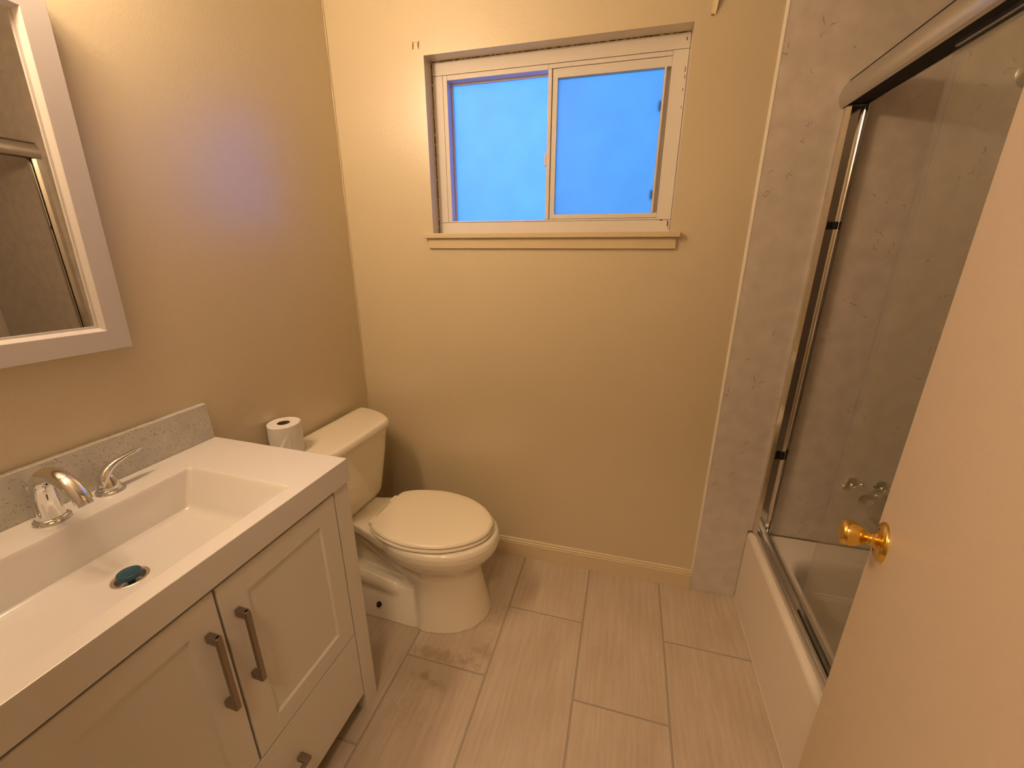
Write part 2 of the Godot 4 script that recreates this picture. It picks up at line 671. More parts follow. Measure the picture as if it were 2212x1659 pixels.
	part("jamb", box(Vector3(0.655, 0, FRONT - 0.002), Vector3(0.672, 2.06, FRONT + 0.122), 0.002), M.trim_paint, tr)
	part("jamb", box(Vector3(1.462, 0, FRONT + 0.03), Vector3(1.475, 2.06, FRONT + 0.122), 0.002), M.trim_paint, tr)
	part("head", box(Vector3(0.672, 2.043, FRONT + 0.0), Vector3(1.462, 2.06, FRONT + 0.122), 0.002), M.trim_paint, tr)


func window() -> void:
	var w := setting("window_1", "two-pane sliding window with frosted glass lit blue from outside", "window")
	var v: Material = M.vinyl
	var zf := -0.06
	var X0 := 0.419
	var X1 := 1.308
	var Y0 := 1.4745
	var Y1 := 2.0645
	# main frame: four members, mitred look with fine seams between the top/bottom and the sides
	part("frame_head", box(Vector3(X0, 2.0215, -0.13), Vector3(X1, Y1, zf), 0.0015), v, w)
	part("frame_sill", box(Vector3(X0, Y0, -0.13), Vector3(X1, 1.5165, zf), 0.0015), v, w)
	part("frame_jamb", box(Vector3(X0, 1.5175, -0.13), Vector3(0.4595, 2.0205, zf), 0.0012), v, w)
	part("frame_jamb", box(Vector3(1.2595, 1.5175, -0.13), Vector3(X1, 2.0205, zf), 0.0012), v, w)
	# inner stop round the openings
	part("stop", box(Vector3(0.4600, 1.5175, -0.125), Vector3(0.4765, 2.0205, zf - 0.001), 0.0012), v, w)
	part("stop", box(Vector3(0.4770, 2.0045, -0.125), Vector3(0.856, 2.0205, zf - 0.001), 0.0012), v, w)
	part("stop", box(Vector3(0.4770, 1.5175, -0.125), Vector3(0.856, 1.5225, zf - 0.001), 0.0010), v, w)
	part("track", box(Vector3(0.856, 2.0075, -0.125), Vector3(1.259, 2.0205, zf - 0.002), 0.0012), v, w)
	part("track", box(Vector3(0.856, 1.5175, -0.125), Vector3(1.259, 1.5235, zf - 0.002), 0.0010), v, w)
	# fixed pane, set far out
	var fp := part("fixed_pane", box(Vector3(0.474, 1.515, -0.113), Vector3(0.885, 2.012, -0.107)), M.frosted_glass, w, 20.0, "brighter frosted glass pane")
	part("bead", box(Vector3(0.4770, 1.5225, -0.107), Vector3(0.4835, 2.0045, -0.099), 0.001), v, fp)
	part("bead", box(Vector3(0.4835, 1.998, -0.107), Vector3(0.856, 2.0045, -0.099), 0.001), v, fp)
	# sliding sash, nearer
	var sa := part("sash", box(Vector3(0.8555, 1.5245, -0.092), Vector3(0.8690, 2.0065, -0.060), 0.0015), v, w, 32.0, "white sliding sash with meeting stile")
	part("stile", box(Vector3(0.8700, 1.5245, -0.088), Vector3(0.8890, 2.0065, -0.066), 0.0015), v, sa)
	part("rail", box(Vector3(0.8890, 1.9785, -0.088), Vector3(1.2595, 2.0065, -0.064), 0.0015), v, sa)
	part("rail", box(Vector3(0.8890, 1.5245, -0.088), Vector3(1.2595, 1.5405, -0.062), 0.0015), v, sa)
	part("stile", box(Vector3(1.2390, 1.5405, -0.088), Vector3(1.2455, 1.9785, -0.060), 0.0012), v, sa)
	part("stile", box(Vector3(1.2455, 1.5405, -0.100), Vector3(1.2595, 2.0065, -0.080), 0.0012), v, sa)
	part("sash_pane", box(Vector3(0.880, 1.532, -0.082), Vector3(1.243, 1.985, -0.077)), M.frosted_sash_glass, sa, 20.0, "dimmer frosted glass pane")
	part("latch", box(Vector3(0.8475, 1.705, -0.072), Vector3(0.8565, 1.748, -0.060), 0.003, 2), v, sa)
	for y in [1.603, 1.878]:
		part("setting_block", box(Vector3(1.231, y - 0.016, -0.103), Vector3(1.241, y + 0.016, -0.094), 0.002), M.grey_rubber, sa)
	# crumbling joint between frame and plaster
	var rng := RandomNumberGenerator.new()
	rng.seed = 5
	var joint := PackedVector3Array()
	var x := X0 + 0.002
	while x < X1 - 0.01:
		var l := rng.randf_range(0.006, 0.02)
		var h := rng.randf_range(0.0006, 0.0026) * (1.0 if x < 0.62 or x > 1.15 else 0.5)
		joint.append_array(box(Vector3(x, oy_top() - h, zf - 0.004), Vector3(x + l, oy_top() + 0.0005, zf + rng.randf_range(0.0012, 0.004)), 0.0008))
		x += l * rng.randf_range(0.8, 2.2)
	var y := 1.48
	while y < 2.06:
		var l := rng.randf_range(0.006, 0.025)
		var h := rng.randf_range(0.0003, 0.002)
		joint.append_array(box(Vector3(0.4175, y, zf - 0.004), Vector3(0.418 + h + 0.0016, y + l, zf + rng.randf_range(0.001, 0.003)), 0.0006))
		y += l * rng.randf_range(1.0, 1.5)
	for q in [[1.2970, 2.047, 0.0016, 0.0045], [1.3015, 1.965, 0.0012, 0.007], [1.3025, 1.945, 0.0010, 0.006], [1.3005, 1.910, 0.0010, 0.004], [1.3020, 1.86, 0.0010, 0.003], [1.300, 1.502, 0.0022, 0.008], [1.2985, 1.511, 0.0015, 0.004], [1.303, 1.488, 0.0012, 0.003], [1.277, 1.5145, 0.004, 0.0016]]:
		joint.append_array(box(Vector3(q[0] - q[2], q[1] - q[3], zf - 0.001), Vector3(q[0] + q[2], q[1] + q[3], zf + 0.0006), 0.0004))
	part("crumbled_caulk", joint, M.caulk_dirt, w, 30.0, "brown crumbling caulk along the frame")
	# stool and apron under the opening
	var st := setting("trim_1", "tan window stool projecting under the frosted window", "trim")
	part("stool", box(Vector3(0.386, 1.4560, -0.062), Vector3(1.340, 1.4745, 0.026), 0.003, 2), M.trim_paint, st)
	var ap := setting("trim_2", "flat tan apron board below the window stool", "trim")
	part("apron", box(Vector3(0.400, 1.4185, 0.0), Vector3(1.329, 1.4560, 0.012), 0.002, 1), M.trim_paint, ap)


func oy_top() -> float:
	return 2.0655


func surround() -> void:
	var s := thing("shower_surround", "off-white sheet surround with brown curled flecks lining the tub alcove", "shower surround", Vector3(2.0, 0, 0))
	s.set_meta("kind", "structure")
	var o := Vector3(-2.0, 0, 0)
	var poly := PackedVector2Array([Vector2(1.556, 0.001), Vector2(1.731, 0.001), Vector2(1.731, 0.342), Vector2(EAST, 0.342), Vector2(EAST, 2.40), Vector2(1.556, 2.40)])
	part("sheet", moved(prism(poly, 0.0, 0.007, xyz), Transform3D(Basis.IDENTITY, o)), M.surround_sheet, s)
	part("sheet", moved(box(Vector3(EAST - 0.007, 0.342, 0.007), Vector3(EAST, 2.40, FRONT - 0.007)), Transform3D(Basis.IDENTITY, o)), M.surround_sheet, s)
	part("sheet", moved(box(Vector3(1.732, 0.342, FRONT - 0.007), Vector3(EAST, 2.40, FRONT)), Transform3D(Basis.IDENTITY, o)), M.surround_sheet, s)
	part("edge_bead", moved(prism(PackedVector2Array([Vector2(1.5485, 0.0), Vector2(1.5500, 0.004), Vector2(1.5535, 0.0075), Vector2(1.5565, 0.0082), Vector2(1.5575, 0.007), Vector2(1.5575, 0.0)]), 0.001, 2.40, xzy), Transform3D(Basis.IDENTITY, o)), M.caulk, s, 40.0, "pale caulk bead along the sheet edge")


# ================================================================ entrance door
func door() -> void:
	var r0 := Vector2(1.6695, 0.8277)     # middle of the knob rose on the door face (x, z)
	var az := deg_to_rad(31.05)
	var cam := Vector2(1.18416, 1.60753)
	var dir := Vector2(sin(az), -cos(az))
	# free edge: on the sight line, 60 mm from the rose
	var t := (r0 - cam).dot(dir)
	var foot := cam + dir * t
	var off := (r0 - foot).length()
	var e := foot + dir * sqrt(0.06 * 0.06 - off * off)
	var d := (r0 - e).normalized()         # runs from the free edge to the hinge
	var hinge := e + d * 0.80
	var n := Vector2(-d.y, d.x)            # away from the room-side face is -n or n
	if n.dot(cam - r0) < 0:
		n = -n
	# local frame: x along door from hinge to free edge, z = face normal
	var b := Basis(Vector3(-d.x, 0, -d.y), Vector3.UP, Vector3(n.x, 0, n.y))
	if b.determinant() < 0:
		b = Basis(Vector3(-d.x, 0, -d.y), Vector3.UP, Vector3(-n.x, 0, -n.y))
	var face := 1.0 if (b.z.x * n.x + b.z.z * n.y) > 0 else -1.0
	var o := setting("door_1", "tan painted flush door standing open with a brass knob", "door", Vector3(hinge.x, 0.008, hinge.y))
	o.basis = b
	var leaf := box(Vector3(0.0, 0.0, -0.034), Vector3(0.80, 2.03, 0.0), 0.0015)
	if face < 0:
		leaf = box(Vector3(0.0, 0.0, 0.0), Vector3(0.80, 2.03, 0.034), 0.0015)
	part("leaf", leaf, M.door_paint, o)
	var up := Transform3D(Basis(Vector3.RIGHT, PI / 2 * face), Vector3(0.74, 0.915 - 0.008, 0))
	var kn := part("knob", moved(lathe([Vector2(0.0, 0.061), Vector2(0.012, 0.0612), Vector2(0.0165, 0.0625), Vector2(0.0195, 0.0625), Vector2(0.0225, 0.060), Vector2(0.0240, 0.056), Vector2(0.0243, 0.051), Vector2(0.0232, 0.045), Vector2(0.0205, 0.038), Vector2(0.0165, 0.0315), Vector2(0.0125, 0.0275), Vector2(0.0105, 0.0255), Vector2(0.0100, 0.0215), Vector2(0.0120, 0.0205), Vector2(0.0125, 0.019), Vector2(0.0120, 0.0175), Vector2(0.0120, 0.010)], 48), up), M.brass, o, 40.0, "polished brass tulip knob")
	part("rose", moved(lathe([Vector2(0.0, 0.0135), Vector2(0.0125, 0.0135), Vector2(0.014, 0.012), Vector2(0.016, 0.0105), Vector2(0.026, 0.0098), Vector2(0.0310, 0.0085), Vector2(0.0335, 0.0065), Vector2(0.0360, 0.0045), Vector2(0.0370, 0.002), Vector2(0.0370, 0.0)], 48), up), M.brass, kn, 40.0)
	for s in [-1, 1]:
		part("screw_hole", moved(lathe([Vector2(0.0, 0.0102), Vector2(0.0028, 0.0102), Vector2(0.0028, 0.006)], 12), up * Transform3D(Basis.IDENTITY, Vector3(0.003, 0, s * 0.0215))), M.dark_gap, kn)


# ================================================================ tub and its sliding doors
func tub() -> void:
	var t := thing("bathtub", "biscuit white alcove bathtub with flat apron", "bathtub", Vector3(2.113, 0, 0.77))
	var cx := 0.0
	var cz := 0.0
	var hx := 0.382
	var hz := 0.763
	var y := 0.338
	var rings := []
	rings.append(ring(cx, cz, hx, hz, 0.004, 0.001))
	rings.append(ring(cx, cz, hx, hz, 0.004, y - 0.018))
	rings.append(ring(cx, cz, hx - 0.0015, hz - 0.001, 0.004, y - 0.010))
	rings.append(ring(cx, cz, hx - 0.006, hz - 0.003, 0.004, y - 0.0035))
	rings.append(ring(cx, cz, hx - 0.014, hz - 0.006, 0.004, y))
	rings.append(ring(cx + 0.01, cz, hx - 0.080, hz - 0.092, 0.12, y))
	rings.append(ring(cx + 0.01, cz, hx - 0.088, hz - 0.100, 0.12, y - 0.003))
	rings.append(ring(cx + 0.01, cz, hx - 0.096, hz - 0.110, 0.12, y - 0.012))
	rings.append(ring(cx + 0.01, cz, hx - 0.104, hz - 0.120, 0.125, y - 0.04))
	rings.append(ring(cx + 0.01, cz - 0.01, hx - 0.122, hz - 0.150, 0.13, 0.14))
	rings.append(ring(cx + 0.01, cz - 0.01, hx - 0.132, hz - 0.165, 0.135, 0.095))
	rings.append(ring(cx + 0.01, cz - 0.01, hx - 0.155, hz - 0.190, 0.13, 0.07))
	rings.append(ring(cx + 0.01, cz - 0.01, hx - 0.19, hz - 0.23, 0.11, 0.062))
	part("shell", skin(rings), M.tub_enamel, t, 40.0)
	# overflow plate on the sloping end wall below the valves
	var tilt := Transform3D(Basis(Vector3.RIGHT, PI / 2 - 0.1), Vector3(2.123 - 2.113, 0.235, 0.1265 - 0.77))
	var ov := part("overflow_plate", moved(lathe([Vector2(0.0, 0.010), Vector2(0.022, 0.0095), Vector2(0.030, 0.007), Vector2(0.035, 0.002), Vector2(0.035, -0.004)], 32), tilt), M.chrome, t, 40.0, "round chrome overflow plate")
	part("trip_lever", moved(tube([Vector3(0, 0.008, 0), Vector3(0, 0.020, -0.006), Vector3(0, 0.028, -0.018)], [0.004, 0.0045, 0.004], 10), tilt), M.chrome, ov, 40.0)
	# caulk line along the floor
	part("caulk_line", box(Vector3(1.729 - 2.113, 0.0, 0.008 - 0.77), Vector3(1.7315 - 2.113, 0.006, 1.53 - 0.77), 0.001), M.caulk, t)


func shower_door() -> void:
	var f := thing("sliding_shower_door", "sliding glass tub doors in a satin silver frame with rounded header", "shower door", Vector3(1.775, 0.34, 0.77))
	var o := -f.position
	var z0 := 0.008
	var z1 := FRONT - 0.01
	var T := Transform3D(Basis.IDENTITY, o)
	# header: bull-nosed hollow channel, open below
	var hp := PackedVector2Array([Vector2(1.7405, 1.8075), Vector2(1.7335, 1.8120), Vector2(1.7285, 1.8210), Vector2(1.7268, 1.8330), Vector2(1.7285, 1.8470), Vector2(1.7335, 1.8600), Vector2(1.7415, 1.8710), Vector2(1.7520, 1.8795), Vector2(1.7650, 1.8850), Vector2(1.7790, 1.8870), Vector2(1.7960, 1.8870), Vector2(1.8000, 1.8830), Vector2(1.8000, 1.8100), Vector2(1.7965, 1.8100), Vector2(1.7965, 1.8780), Vector2(1.7650, 1.8780), Vector2(1.7480, 1.8680), Vector2(1.7430, 1.8500), Vector2(1.7430, 1.8100)])
	var h := part("header", moved(prism(hp, z0, z1, xyz), T), M.satin_metal, f, 28.0, "rounded satin silver header rail")
	part("header_shade_fill", moved(box(Vector3(1.7440, 1.8135, z0 + 0.002), Vector3(1.7955, 1.8770, z1 - 0.002), 0.001), T), M.black_rubber_and_shade, h, 28.0, "black fill painting the shade inside the header channel")  # black insert paints the shade up inside the open channel
	# wall jambs: U channels
	for e in [0, 1]:
		var za := z0 if e == 0 else z1
		var sg := 1.0 if e == 0 else -1.0
		var up := PackedVector2Array()
		for q in [[1.7445, 0.0], [1.7445, 0.016], [1.7480, 0.020], [1.7545, 0.028], [1.7575, 0.028], [1.7575, 0.0035], [1.7895, 0.0035], [1.7905, 0.016], [1.7930, 0.018], [1.7955, 0.026], [1.7985, 0.026], [1.7995, 0.0]]:
			up.append(Vector2(q[0], za + sg * q[1]))
		var j := part("jamb", moved(prism(up, 0.338, 1.8085, xzy), T), M.polished_metal, f, 28.0)
		for yy in [0.688, 1.488]:
			var bz0 := minf(za + sg * 0.003, za + sg * 0.020)
			part("bumper", moved(box(Vector3(1.7580, yy - 0.011, bz0), Vector3(1.7720, yy + 0.011, bz0 + 0.017), 0.002), T), M.black_rubber_and_shade, j, 32.0, "black rubber bumper")
			part("bumper", moved(box(Vector3(1.7745, yy - 0.011, bz0), Vector3(1.7890, yy + 0.011, bz0 + 0.017), 0.002), T), M.black_rubber_and_shade, j, 32.0, "black rubber bumper")
	# bottom track
	var tp := PackedVector2Array([Vector2(1.7515, 0.3383), Vector2(1.7515, 0.3440), Vector2(1.7530, 0.3550), Vector2(1.7555, 0.3560), Vector2(1.7575, 0.3500), Vector2(1.7700, 0.3475), Vector2(1.7705, 0.3560), Vector2(1.7720, 0.3560), Vector2(1.7725, 0.3475), Vector2(1.7880, 0.3470), Vector2(1.7895, 0.3640), Vector2(1.7930, 0.3640), Vector2(1.7945, 0.3383)])
	part("bottom_track", moved(prism(tp, z0, z1, xyz), T), M.satin_metal, f, 28.0)
	# two frameless panes, both pushed to the doorway end
	for k in 2:
		var gx := 1.7765 if k == 0 else 1.7845
		var ga := 0.409 if k == 0 else 0.745
		var gb := ga + 0.775
		var g := part("glass_panel", moved(box(Vector3(gx - 0.0025, 0.357, ga), Vector3(gx + 0.0025, 1.849, gb), 0.0006), T), M.clear_glass, f)
		part("hanger_rail", moved(box(Vector3(gx - 0.0033, 1.805, ga), Vector3(gx + 0.0033, 1.818, gb), 0.001), T), M.satin_metal, g)
		part("bottom_seal", moved(box(Vector3(gx - 0.0028, 0.349, ga), Vector3(gx + 0.0028, 0.359, gb), 0.001), T), M.black_rubber_and_shade, g, 32.0, "black seal under the glass")


# ================================================================ vanity
func pull(p: Node, at: Vector3, along: Vector3, len_: float) -> void:
	# bar pull on two posts, standing out along x
	var s := PackedVector3Array()
	var up := along
	var sd := Vector3.RIGHT.cross(up)
	var b := Basis(Vector3.RIGHT, up, sd)
	var w := 0.0055
	for e in [-1, 1]:
		var c: float = e * (len_ / 2 - 0.009)
		s.append_array(box(Vector3(0.0, c - 0.009, -w - 0.0008), Vector3(0.030, c + 0.009, w + 0.0008), 0.0025, 2))
	# bar
	s.append_array(box(Vector3(0.0215, -len_ / 2, -w), Vector3(0.031, len_ / 2, w), 0.0022, 2))
	part("handle", moved(s, Transform3D(b, at)), M.bronze_pull, p, 32.0, "dark brushed bar pull")


func shaker(y0: float, y1: float, z0: float, z1: float, xf: float, o: Vector3) -> PackedVector3Array:
	# frame and recessed panel with a bevelled step, as one slab
	var fr := 0.057
	var s := PackedVector3Array()
	var L := func(iny: float, inz: float, x: float) -> Array:
		return [Vector3(x, y0 + iny, z0 + inz) + o, Vector3(x, y1 - iny, z0 + inz) + o, Vector3(x, y1 - iny, z1 - inz) + o, Vector3(x, y0 + iny, z1 - inz) + o]
	var rings := [L.call(0.0, 0.0, xf - 0.019), L.call(0.0, 0.0, xf - 0.0015), L.call(0.0015, 0.0015, xf), L.call(fr, fr, xf), L.call(fr + 0.004, fr + 0.004, xf - 0.006)]
	s = skin(rings)
	return s


func vanity() -> void:
	var zc := 1.149
	var v := thing("vanity_cabinet", "white shaker bathroom vanity cabinet with two doors and a drawer", "cabinet", left * Vector3(0.237, 0, zc), LEFT_TURN)
	var o := Vector3(-0.237, 0, -zc)
	var T := Transform3D(Basis.IDENTITY, o)
	var za := 0.7585
	var zb := 2 * zc - za
	var xf := 0.4735
	var y1 := 0.8185
	# carcass
	var c := PackedVector3Array()
	c.append_array(box(Vector3(0.008, 0.078, za + 0.018), Vector3(0.450, 0.095, zb - 0.018)))
	c.append_array(box(Vector3(0.008, 0.078, za + 0.018), Vector3(0.020, y1 - 0.12, zb - 0.018)))
	c.append_array(box(Vector3(0.425, 0.3205, za + 0.018), Vector3(0.450, 0.334, zb - 0.018)))
	part("carcass", moved(c, T), M.cabinet_inside, v)
	for e in [0, 1]:
		var a := za if e == 0 else zb - 0.018
		part("side_panel", moved(box(Vector3(0.008, 0.0785, a + 0.0005), Vector3(0.4405, y1, a + 0.0175), 0.001), T), M.cabinet_white, v)
		var b := za if e == 0 else zb - 0.0545
		part("leg", moved(box(Vector3(0.4415, 0.0, b), Vector3(xf, y1, b + 0.0545), 0.0015), T), M.cabinet_white, v)
		part("leg", moved(box(Vector3(0.008, 0.0, a), Vector3(0.040, 0.078, a + 0.018), 0.001), T), M.cabinet_white, v)
	# doors
	for k in 2:
		var da := za + 0.0575 if k == 0 else zc + 0.0026
		var db := zc - 0.0026 if k == 0 else zb - 0.0575
		var d := part("door", shaker(0.3290, 0.8085, da, db, xf, o), M.cabinet_white, v, 20.0)
		pull(d, Vector3(xf, 0.641, zc + (-0.031 if k == 0 else 0.031)) + o, Vector3.UP, 0.188)
	var dr := part("drawer", moved(box(Vector3(xf - 0.019, 0.0815, za + 0.0575), Vector3(xf, 0.3250, zb - 0.0575), 0.0015), T), M.cabinet_white, v)
	pull(dr, Vector3(xf, 0.197, zc) + o, Vector3(0, 0, 1), 0.188)


func counter() -> void:
	var zc := 1.149
	var yt := 0.8852
	var zb := 1.1805                     # the basin runs on beyond the picture edge
	var t := thing("sink_counter", "glossy white vanity top with moulded rectangular basin", "sink", left * Vector3(0.24, 0.82, zc), LEFT_TURN)
	var o := Vector3(-0.24, -0.82, -zc)
	var T := Transform3D(Basis.IDENTITY, o)
	var rings := []
	rings.append(ring(0.2415, zc, 0.2395, 0.3935, 0.003, 0.8195))
	rings.append(ring(0.2415, zc, 0.2395, 0.3935, 0.003, yt - 0.003))
	rings.append(ring(0.2415, zc, 0.2386, 0.3926, 0.003, yt - 0.0008))
	rings.append(ring(0.2415, zc, 0.2368, 0.3908, 0.003, yt))
	rings.append(ring(0.282, zb, 0.1600, 0.2715, 0.010, yt))
	rings.append(ring(0.282, zb, 0.1580, 0.2690, 0.010, yt - 0.0008))
	rings.append(ring(0.282, zb, 0.1560, 0.2665, 0.010, yt - 0.0035))
	rings.append(ring(0.282, zb, 0.1540, 0.2625, 0.010, yt - 0.010))
	rings.append(ring(0.281, zb, 0.1320, 0.2275, 0.012, yt - 0.076))
	rings.append(ring(0.280, zb, 0.1285, 0.2225, 0.012, yt - 0.0835))
	rings.append(ring(0.279, zb, 0.1220, 0.2155, 0.012, yt - 0.0880))
	rings.append(ring(0.278, zb, 0.1120, 0.2035, 0.012, yt - 0.0900))
	rings.append(ring(0.258, 1.158, 0.0340, 0.0340, 0.0339, yt - 0.0950))
	rings.append(ring(0.258, 1.158, 0.0315, 0.0315, 0.0314, yt - 0.0962))
	rings.append(ring(0.258, 1.158, 0.0240, 0.0240, 0.0239, yt - 0.0990))
	rings.append(ring(0.258, 1.158, 0.0225, 0.0225, 0.0224, yt - 0.115))
	part("basin_top", moved(skin(rings, false, true), T), M.cultured_marble, t, 30.0)
	var dc := Vector3(0.258, yt - 0.0985, 1.158) + o
	part("drain_flange", moved(lathe([Vector2(0.031, 0.0022), Vector2(0.029, 0.0032), Vector2(0.025, 0.0022), Vector2(0.0225, -0.003), Vector2(0.0222, -0.012)], 36), Transform3D(Basis.IDENTITY, dc)), M.dull_metal, t, 40.0, "metal drain flange")
	var sp := thing("drain_stopper", "dark teal rubber stopper raised over the sink drain", "stopper", left * Vector3(0.258, yt - 0.105, 1.158), LEFT_TURN)
	part("cap", lathe([Vector2(0.0, 0.0225), Vector2(0.017, 0.0225), Vector2(0.0195, 0.0215), Vector2(0.0205, 0.019), Vector2(0.0205, 0.013), Vector2(0.018, 0.011), Vector2(0.006, 0.010), Vector2(0.006, -0.0085), Vector2(0.0, -0.0085)], 36), M.stopper_teal, sp, 35.0)
	# back splash leaning on the wall
	var b := thing("backsplash", "speckled grey-white stone backsplash strip behind the faucet", "backsplash", left * Vector3(0.011, yt, zc), LEFT_TURN)
	part("strip", box(Vector3(-0.0105, 0.0003, 0.7595 - zc), Vector3(0.0095, 0.1070, 2 * zc - 0.7595 - zc), 0.0016), M.speckled_stone, b)


func mirror() -> void:
	# framed mirror, hung a little crooked
	var m := thing("wall_mirror", "white-framed rectangular wall mirror hung slightly crooked over the vanity", "mirror")
	m.transform = Transform3D(Basis(Vector3.BACK, -0.008), left * Vector3(0.002, 1.195, 0.904)) * Transform3D(Basis(Vector3.RIGHT, -0.028), Vector3.ZERO)
	var W := 0.52
	var H := 0.70
	var fw := 0.056
	var d := 0.027
	# one profile swept round: outer back, outer front, face, inner bevel down to the glass
	var L := func(inset: float, x: float) -> Array:
		return [Vector3(x, inset, inset), Vector3(x, H - inset, inset), Vector3(x, H - inset, W - inset), Vector3(x, inset, W - inset)]
	var prof := [[0.0, 0.001], [0.0, d - 0.001], [0.001, d], [fw - 0.012, d], [fw - 0.0105, d - 0.001], [fw - 0.005, 0.0175], [fw - 0.0045, 0.0165], [fw, 0.0160], [fw, 0.001]]
	for side in 4:
		var s := PackedVector3Array()
		var n := prof.size()
		for i in n:
			var p: Array = L.call(prof[i][0], prof[i][1])
			var q: Array = L.call(prof[(i + 1) % n][0], prof[(i + 1) % n][1])
			var j := (side + 1) % 4
			quad(s, p[side], p[j], q[j], q[side])
		part("frame_member", outward(s), M.mirror_frame, m, 25.0)
	part("mirror_glass", box(Vector3(0.008, fw - 0.002, fw - 0.002), Vector3(0.0135, H - fw + 0.002, W - fw + 0.002)), M.mirror_silver, m, 20.0, "mirror glass")


func vanity_light() -> void:
	# three frosted globes on a bar over the mirror, above the picture
	var l := thing("vanity_light", "wall bar lamp with three frosted globes above the mirror", "lamp", left * Vector3(0.0, 2.17, 1.149), LEFT_TURN)
	part("back_plate", box(Vector3(0.001, -0.05, -0.29), Vector3(0.024, 0.05, 0.29), 0.008, 2), M.satin_metal, l)
	for k in 3:
		var z := (k - 1) * 0.15
		part("socket", moved(lathe([Vector2(0.0, 0.020), Vector2(0.016, 0.020), Vector2(0.016, 0.050), Vector2(0.030, 0.056), Vector2(0.030, 0.076), Vector2(0.0, 0.076)], 24), Transform3D(Basis(Vector3.BACK, -PI / 2), Vector3(0, 0, z))), M.satin_metal, l, 40.0)
		var g := SphereMesh.new()
		g.radius = 0.055
		g.height = 0.11
		g.radial_segments = 32
		g.rings = 16
		var b := MeshInstance3D.new()
		b.name = "bulb"
		b.mesh = g
		b.material_override = M.lamp_glow
		b.position = Vector3(0.128, 0, z)
		l.add_child(b, true)
		var lamp := OmniLight3D.new()
		lamp.name = "bulb_light"
		lamp.position = Vector3(0.128, 0, z)
		lamp.light_color = LAMP
		lamp.light_energy = 0.22
		lamp.light_size = 0.054
		lamp.omni_range = 8.0
		lamp.omni_attenuation = 2.0
		lamp.shadow_enabled = true
		l.add_child(lamp, true)


func hall_fill_light() -> void:
	# added, unseen ceiling panel in the hallway; its fill light comes through the open doorway
	var l := thing("hall_fill_light", "added unseen ceiling panel giving fill light from the hallway", "lamp", Vector3(1.05, CEIL, 2.20))
	part("rim", box(Vector3(-0.20, -0.030, -0.20), Vector3(0.20, -0.0005, 0.20), 0.006, 2), M.vinyl, l)
	part("fill_panel", box(Vector3(-0.18, -0.034, -0.18), Vector3(0.18, -0.0295, 0.18), 0.002), M.fill_panel_glow, l)
	var a := AreaLight3D.new()
	a.name = "fill_light"
	a.position = Vector3(0, -0.037, 0)
	a.rotation.x = -PI / 2
	a.area_size = Vector2(0.36, 0.36)
	a.area_normalize_energy = true
	a.light_color = LAMP
	a.light_energy = 1.70
	a.area_range = 8.0
	a.area_attenuation = 2.0
	a.shadow_enabled = true
	l.add_child(a, true)


# ================================================================ toilet
func egg(x: float, z: float, x0: float, x1: float, w: float, xm: float) -> float:
	var a := x1 - xm if x > xm else xm - x0
	var dx := x - xm
	var k := sqrt(dx * dx / (a * a) + z * z / (w * w))
	if k < 1e-4:
		return -minf(a, w)
	var g := sqrt(dx * dx / (a * a * a * a) + z * z / (w * w * w * w))
	return k * (k - 1.0) / g


const BOWL := [[-0.01, 0.420, 0.7260, 0.1640], [0.0, 0.420, 0.7250, 0.1635], [0.03, 0.422, 0.7170, 0.1560], [0.10, 0.424, 0.7020, 0.1400], [0.17, 0.425, 0.6890, 0.1270], [0.215, 0.425, 0.6840, 0.1220], [0.240, 0.410, 0.6880, 0.1260], [0.262, 0.37, 0.7020, 0.1400], [0.282, 0.33, 0.7250, 0.1580], [0.302, 0.30, 0.7450, 0.1720], [0.322, 0.28, 0.7570, 0.1810], [0.345, 0.27, 0.7630, 0.1855], [0.366, 0.268, 0.7625, 0.1855], [0.378, 0.27, 0.7580, 0.1820], [0.3845, 0.275, 0.7510, 0.1760], [0.40, 0.28, 0.735, 0.162]]


func smin(a: float, b: float, k: float) -> float:
	var h := maxf(k - absf(a - b), 0.0) / k
	return minf(a, b) - h * h * k * 0.25


func rbox(p: Vector3, c: Vector3, h: Vector3, r: float) -> float:
	var q := (p - c).abs() - h + Vector3(r, r, r)
	return Vector3(maxf(q.x, 0), maxf(q.y, 0), maxf(q.z, 0)).length() + minf(maxf(q.x, maxf(q.y, q.z)), 0.0) - r


func capsule(p: Vector3, a: Vector3, b: Vector3, ra: float, rb: float) -> float:
	var t := clampf((p - a).dot(b - a) / (b - a).length_squared(), 0.0, 1.0)
	return (p - a.lerp(b, t)).length() - lerpf(ra, rb, t)


